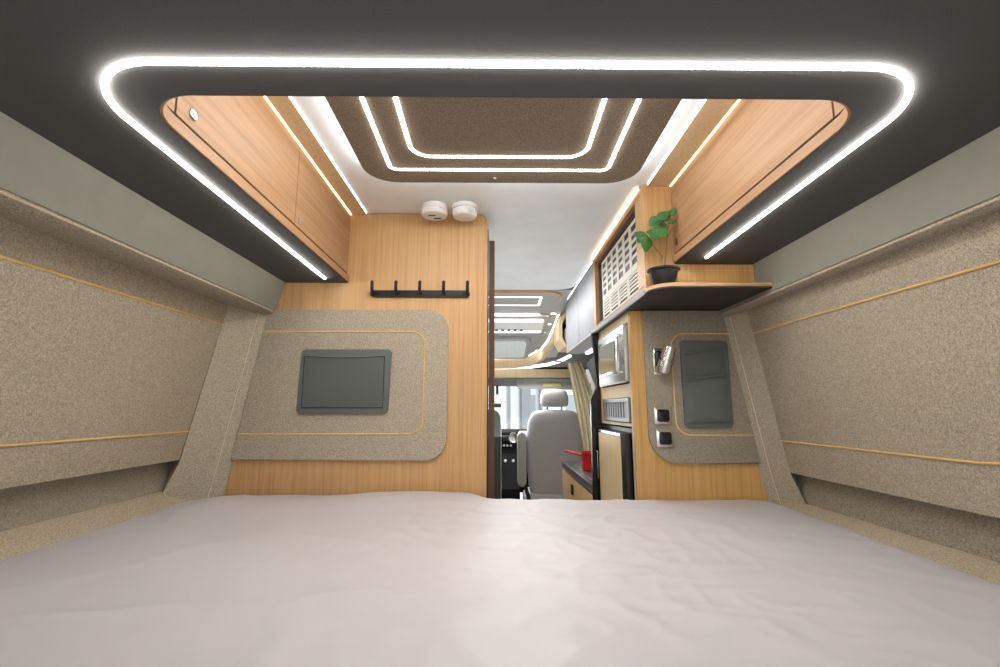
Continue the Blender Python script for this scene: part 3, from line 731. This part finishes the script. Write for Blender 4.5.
# passenger seat
YS = 3.8
root = thing('passenger_seat', 'light grey cab seat with headrest seen from behind', 'seat', (.46, 3.8, FLOOR))
bm = BM(); rings = []
for z, hw, yo, th in ((-.72,.20,.06,.10), (-.62,.205,.04,.12), (-.45,.222,.02,.12), (-.28,.232,.0,.12), (-.14,.222,-.02,.115), (-.06,.200,-.03,.105), (-.025,.170,-.035,.085), (-.012,.12,-.035,.05)):
    ring = []
    for k in range(32):
        t = 2*PI*k/32; c, s = math.cos(t), math.sin(t); e = .42
        ring.append(Vector((.478 + hw*math.copysign(abs(c)**e, c), YS+yo+.06 + th*.5*math.copysign(abs(s)**.6, s), z)))
    rings.append(ring)
loft(bm, rings); o = obj('backrest', bm, M['seat'], root, ang=80)
m = o.modifiers.new('sub', 'SUBSURF'); m.levels = m.render_levels = 1
bm = BM(); rings = []
for z, hw, th in ((.012,.090,.05), (.022,.112,.085), (.07,.116,.10), (.12,.108,.095), (.148,.090,.07), (.155,.055,.03)):
    rings.append([Vector((.478 + hw*math.copysign(abs(math.cos(2*PI*k/28))**.5, math.cos(2*PI*k/28)), YS+.03 + th*.5*math.copysign(abs(math.sin(2*PI*k/28))**.6, math.sin(2*PI*k/28)), z)) for k in range(28)])
loft(bm, rings); o = obj('headrest', bm, M['seat'], root, ang=80)
m = o.modifiers.new('sub', 'SUBSURF'); m.levels = m.render_levels = 1
for x in (.420, .536):
    bm = BM(); tube(bm, [(x, YS+.03, -.03), (x, YS+.03, .03)], .007, 10); obj('headrest_post', bm, M['chrome'], root)
bm = BM(); box(bm, .235, .69, YS+.02, YS+.40, -.80, -.66, .05, 3); obj('seat_cushion', bm, M['seat'], root)
bm = BM(); box(bm, .27, .66, YS+.06, YS+.38, FLOOR, -.80, .01); obj('pedestal', bm, M['dash'], root)
bm = BM(); prism(bm, xz(rr(.178, .245, -.60, -.185, .028), YS-.02), (0,.09,0), .015, 3); obj('armrest', bm, M['grey_trim'], root)
bm = BM(); tube(bm, [(.238, YS+.02, -.60), (.262, YS-.005, -.68), (.285, YS-.01, -.80), (.29, YS, -.92)], .016, 8); obj('seat_belt_stalk', bm, M['black'], root)

# ================================================================== CAB
# front headliner sloping to the nose, with its wooden bow
hl = [(2.36, .604), (2.75, .578), (3.1, .507), (3.5, .378)]
bm = BM(); prism(bm, [(-.60, y, z) for y, z in hl] + [(-.60, y, z+.02) for y, z in reversed(hl)], (1.06,0,0)); struct('ceiling_front', bm, M['grey_trim'])
bm = BM(); sweep(bm, [(p.x, p.y, .598) for p in fillet([(-.70, 2.37), (.352, 2.37), (.352, 2.70)], .09, 10)], rect(.012, .014)); struct('trim_14', bm, M['oak_x'])
def on_hl(x, y):
    for (ya, za), (yb, zb) in zip(hl, hl[1:]):
        if ya <= y <= yb: return Vector((x, y, za + (zb-za)*(y-ya)/(yb-ya)))
def hl_plate(bm, x0, x1, y0, y1, t, r=0, off=0):
    pts = rr(x0, x1, y0, y1, r, 5) if r else [(x0, y0), (x1, y0), (x1, y1), (x0, y1)]
    prism(bm, [on_hl(a, b) - Vector((0,0,t+off)) for a, b in pts], (0,0,t))
root = thing('ceiling_light_frame', 'thin glowing rectangle in the cab end ceiling', 'ceiling light', (.0, 2.56, .57))
bm = BM()
for a in ((-.30, .255, 2.475, 2.484), (-.30, .255, 2.631, 2.64), (.243, .255, 2.484, 2.631)): hl_plate(bm, *a, .003)
obj('light_strip', bm, M['led_line'], root)
# skylights
def skylight(y0, y1, x1, lab, blind):
    r = thing('skylight', lab, 'skylight', (0, (y0+y1)/2, on_hl(0, y1).z))
    bm = BM(); hl_plate(bm, -.40, x1, y0, y1, .02, .05); obj('frame', bm, M['grey_trim'], r)
    bm = BM(); hl_plate(bm, -.37, x1-.03, y0+.03, y1-.03, .004, .03, .0205); p = obj('pane', bm, M['frost'], r)
    if blind:
        bm = BM(); hl_plate(bm, -.36, x1-.04, y0+.035, y0+.07, .003, 0, .025); obj('light_strip', bm, M['led_line'], r)
        bm = BM(); hl_plate(bm, -.36, x1-.04, y1-.07, y1-.045, .003, 0, .025); obj('light_strip', bm, M['led_line'], r)
        for k in range(12):
            bm = BM(); hl_plate(bm, -.28+k*.04, -.262+k*.04, y1-.10, y1-.075, .003, 0, .025); obj('vent_slot', bm, M['black'], r)
skylight(2.79, 3.09, .335, 'white framed skylight with glowing edges and small vent slots, over the cab', True)
skylight(3.16, 3.48, .245, 'plain frosted roof pane in the nose, ahead of the slotted skylight', False)
for k, (px, py, y) in enumerate(((553.5,311.5,2.78), (548.5,321.5,2.95), (543,331.5,3.1), (537.5,348.5,3.37))):
    q = atY(px, py, y); q = on_hl(q.x, y) - Vector((0,0,.001))
    s = thing('downlight', ('tiny round ceiling spotlight, ' + ('nearest the grey upper cabinets', 'second of the row from the grey upper cabinets', 'third of the row from the grey upper cabinets', 'furthest toward the windscreen, beside the frosted pane')[k]), 'spotlight', q, 'row of ceiling spotlights')
    bm = BM(); lathe(bm, [(.022,.002), (.022,-.004), (.016,-.006), (.016,-.003)], q, (0,0,1), 18); obj('ring', bm, M['white'], s)
    bm = BM(); lathe(bm, [(.015,-.003), (.015,-.0045), (.0001,-.005)], q, (0,0,1), 18); obj('lens', bm, M['led'], s)
# wooden bow sweeping round the nose
bow = [atY(*t) for t in ((440,360,3.52), (495,360,3.52), (515,359.5,3.52), (530,357,3.48), (542,351,3.38), (550,341,3.22), (555,330,3.05), (560,316,2.82))]
bm = BM(); sweep(bm, [p + Vector((.0,.01,-.028)) for p in bow], rect(.02, .075)); bw = struct('trim_15', bm, M['oak_pale'])
bm = BM(); sweep(bm, [p + Vector((-.012,-.012,.012)) for p in bow], rect(.012, .012)); struct('light_strip', bm, M['led_line'], bw)
bm = BM(); tube(bm, [atY(*t) for t in ((440,367.5,3.6), (500,367.5,3.6), (530,367,3.58), (548,364.5,3.5), (560,361,3.35), (570,356,3.15))], .012, 8); struct('light_strip', bm, M['led_line'], bw)
bm = BM(); prism(bm, [(-.7, 3.62, .315), (-.7, 3.62, .235), (-.7, 4.28, .290), (-.7, 4.28, .31)], (1.4,0,0)); struct('trim_16', bm, M['oak_pale'])
bm = BM(); box(bm, -.9, .97, 3.62, 3.64, .30, .66); struct('trim_17', bm, M['grey_trim'])
# header, windscreen, pillars
bm = BM(); prism(bm, [(-.8, 4.20, .295), (-.8, 4.20, .265), (-.8, 4.36, .205), (-.8, 4.40, .205), (-.8, 4.40, .30)], (1.6,0,0)); struct('trim_18', bm, M['grey_trim'])
root = thing('sun_visor', 'grey sun visor with a small yellow label above the windscreen', 'sun visor', (.45, 4.2, .19))
bm = BM(); prism(bm, [Vector((.19, 4.19, .262)), Vector((.76, 4.19, .262)), Vector((.76, 4.22, .165)), Vector((.22, 4.22, .175)), Vector((.19, 4.22, .195))], (0,.02,0), .006); obj('panel', bm, M['grey_trim'], root)
q0, q1 = atY(543, 383.5, 4.2), atY(561, 386.5, 4.2)
bm = BM(); prism(bm, [(q0.x, 4.187, q0.z), (q1.x, 4.187, q0.z), (q1.x, 4.196, q1.z), (q0.x, 4.196, q1.z)], (0,.003,0)); obj('sticker', bm, M['yellow'], root)
root = thing('rear_view_mirror', 'grey rear view mirror under the windscreen header', 'mirror', (.03, 4.25, .03))
bm = BM(); prism(bm, xz(rr(-.07, .105, .055, .125, .02), 4.24), (0,.03,0), .008); obj('housing', bm, M['grey_trim'], root)
bm = BM(); prism(bm, xz(rr(-.062, .097, .062, .118, .016), 4.237), (0,.004,0)); obj('mirror_face', bm, M['chrome'], root)
bm = BM(); tube(bm, [(.02, 4.27, .10), (.02, 4.32, .16), (.02, 4.36, .21)], .012, 8); obj('stem', bm, M['black'], root)
bm = BM(); box(bm, -.06, .055, 4.28, 4.32, .01, .045, .008); obj('sensor_box', bm, M['black'], root)
wz = [(4.40, .215), (5.02, -.20)]
bm = BM(); prism(bm, [(-.85, 4.40, .215), (-.85, 5.02, -.20), (-.85, 5.03, -.20), (-.85, 4.41, .215)], (1.7,0,0)); w1 = struct('window_1', bm, M['glass'])
bm = BM()
for x in (-.86, .84): prism(bm, [(x, 4.37, .23), (x, 5.0, -.22), (x, 5.06, -.22), (x, 4.44, .23)], (.05,0,0))
struct('window_frame', bm, M['grey_trim'], w1)
root = thing('dashboard', 'dark cab dashboard with a silver ringed round vent', 'dashboard', (0, 4.6, FLOOR))
bm = BM(); prism(bm, [(-.9, 4.30, -.30), (-.9, 4.34, -.215), (-.9, 4.42, -.198), (-.9, 5.0, -.21), (-.9, 5.0, -.75), (-.9, 4.42, -.75), (-.9, 4.34, -.55)], (1.8,0,0), .0); obj('body', bm, M['dash'], root)
bm = BM(); prism(bm, [(-.06, 4.16, -.55), (-.06, 4.30, -.40), (-.06, 4.45, -.40), (-.06, 4.45, FLOOR), (-.06, 4.05, FLOOR), (-.06, 4.05, -.66)], (.27,0,0), .01); obj('console', bm, M['dash'], root)
bm = BM(); box(bm, .205, .90, 4.27, 4.40, -.42, -.20, .03, 3); obj('glovebox_panel', bm, M['grey_trim'], root)
q = atY(513.5, 438, 4.28)
bm = BM()
lathe(bm, [(.028,0), (.046,0), (.046,.02), (.040,.026), (.028,.022)], (q.x, 4.30, q.z), (0,-1,0), 28); vt = obj('vent', bm, M['chrome'], root)
bm = BM(); lathe(bm, [(.027,.0), (.027,.012), (.0001,.014)], (q.x, 4.30, q.z), (0,-1,0), 20); obj('vent_core', bm, M['black'], vt)
for k in range(3):
    bm = BM(); lathe(bm, [(.013,0), (.013,.015), (.010,.017), (.0001,.017)], (.02+k*.07, 4.245, -.455), (0,-1,.3), 16); obj('dial', bm, M['grey_trim'], root)
bm = BM(); box(bm, .03, .14, 4.285, 4.33, -.29, -.24, .004); obj('screen', bm, M['gloss_black'], root)
for k in range(4):
    bm = BM(); box(bm, .04+k*.03, .062+k*.03, 4.285, 4.30, -.335, -.318, .003, 1); obj('button', bm, M['steel'], root)
bm = BM(); tube(bm, [(.06, 4.20, -.56), (.055, 4.15, -.50), (.05, 4.13, -.44)], .012, 8); lv = obj('gear_lever', bm, M['chrome'], root)
bm = BM(); lathe(bm, [(.0001,-.025), (.018,-.018), (.024,0), (.02,.016), (.0001,.024)], (.05, 4.128, -.43), (0,-.2,1), 16); obj('knob', bm, M['black'], lv)

# ================================================================== OUTSIDE
bm = BM(); box(bm, -12, 12, 5.2, 22, FLOOR-.55, FLOOR-.50); struct('ground', bm, M['paving'])
root = thing('building', 'pale hall front with grey columns seen through the windscreen', 'building', (0, 13, FLOOR-.5))
bm = BM(); box(bm, -8, 8, 13.0, 13.3, FLOOR-.5, 4.5); obj('wall', bm, M['facade'], root)
for px, w in ((509.5, .05), (526, .24), (541, .06), (472, .2), (590, .2)):
    q = atY(px, 400, 12.7); bm = BM(); box(bm, q.x-w/2, q.x+w/2, 12.6, 12.85, FLOOR-.5, 4.5, .01); obj('column', bm, M['column'], root)
for px0, px1, py0, py1 in ((528, 536, 395, 432), (566, 580, 395, 432)):
    a, b = atY(px0, py0, 12.95), atY(px1, py1, 12.95); bm = BM(); box(bm, a.x, b.x, 12.94, 12.99, b.z, a.z); obj('window', bm, M['tint'], root)

# ================================================================== LIGHT
w = bpy.data.worlds.new('world'); SC.world = w; w.use_nodes = True
bg = w.node_tree.nodes['Background']; bg.inputs[0].default_value = (.95, .97, 1, 1); bg.inputs[1].default_value = .8
def area(name, loc, rot, sx, sy, power, col=(1,.97,.93)):
    l = bpy.data.lights.new(name, 'AREA'); l.shape = 'RECTANGLE'; l.size = sx; l.size_y = sy; l.energy = power; l.color = col
    o = bpy.data.objects.new(name, l); COL.objects.link(o); o.location = (loc[0], loc[1], loc[2]+ZO); o.rotation_euler = rot; return o
area('ceiling_lamp', (.01, .78, .562), (0,0,0), .5, .5, 3, (1,.985,.96))
area('rear_daylight', (0, -1.6, .35), (math.radians(88),0,0), 1.8, 1.2, 9, (1,.98,.95))
area('kitchen_fill', (.12, 2.35, .57), (0,0,0), .3, 1.2, 9, (1,.99,.98))  # added fill to brighten the kitchen and headliner, no fitting of its own
area('cab_daylight', (.1, 6.2, .8), (math.radians(-80),0,0), 2.4, 1.2, 60)
sl = bpy.data.lights.new('sun', 'SUN'); sl.energy = 5; sl.angle = .1; so = bpy.data.objects.new('sun', sl); COL.objects.link(so); so.rotation_euler = (math.radians(32), 0, math.radians(8)); so.location = (0, 5, 6)
SC.view_settings.view_transform = 'Standard'
SC.view_settings.look = 'None'
area('cab_fill', (.1, 3.9, .22), (0,0,0), .8, .3, 13, (1,1,1))  # added fill to lift the seat and cab end, not a fitted lamp
area('aisle_up_fill', (.05, 2.5, -.15), (PI,0,0), .3, 1.8, 5.5, (.97,.99,1))  # added fill hung in mid-air, aimed up to imitate bounce on the ceiling
SC.view_settings.exposure = -0.03
SC.cycles.use_denoising = True
SC.cycles.max_bounces = 10; SC.cycles.diffuse_bounces = 6
SC.cycles.sample_clamp_indirect = 6; SC.cycles.sample_clamp_direct = 12
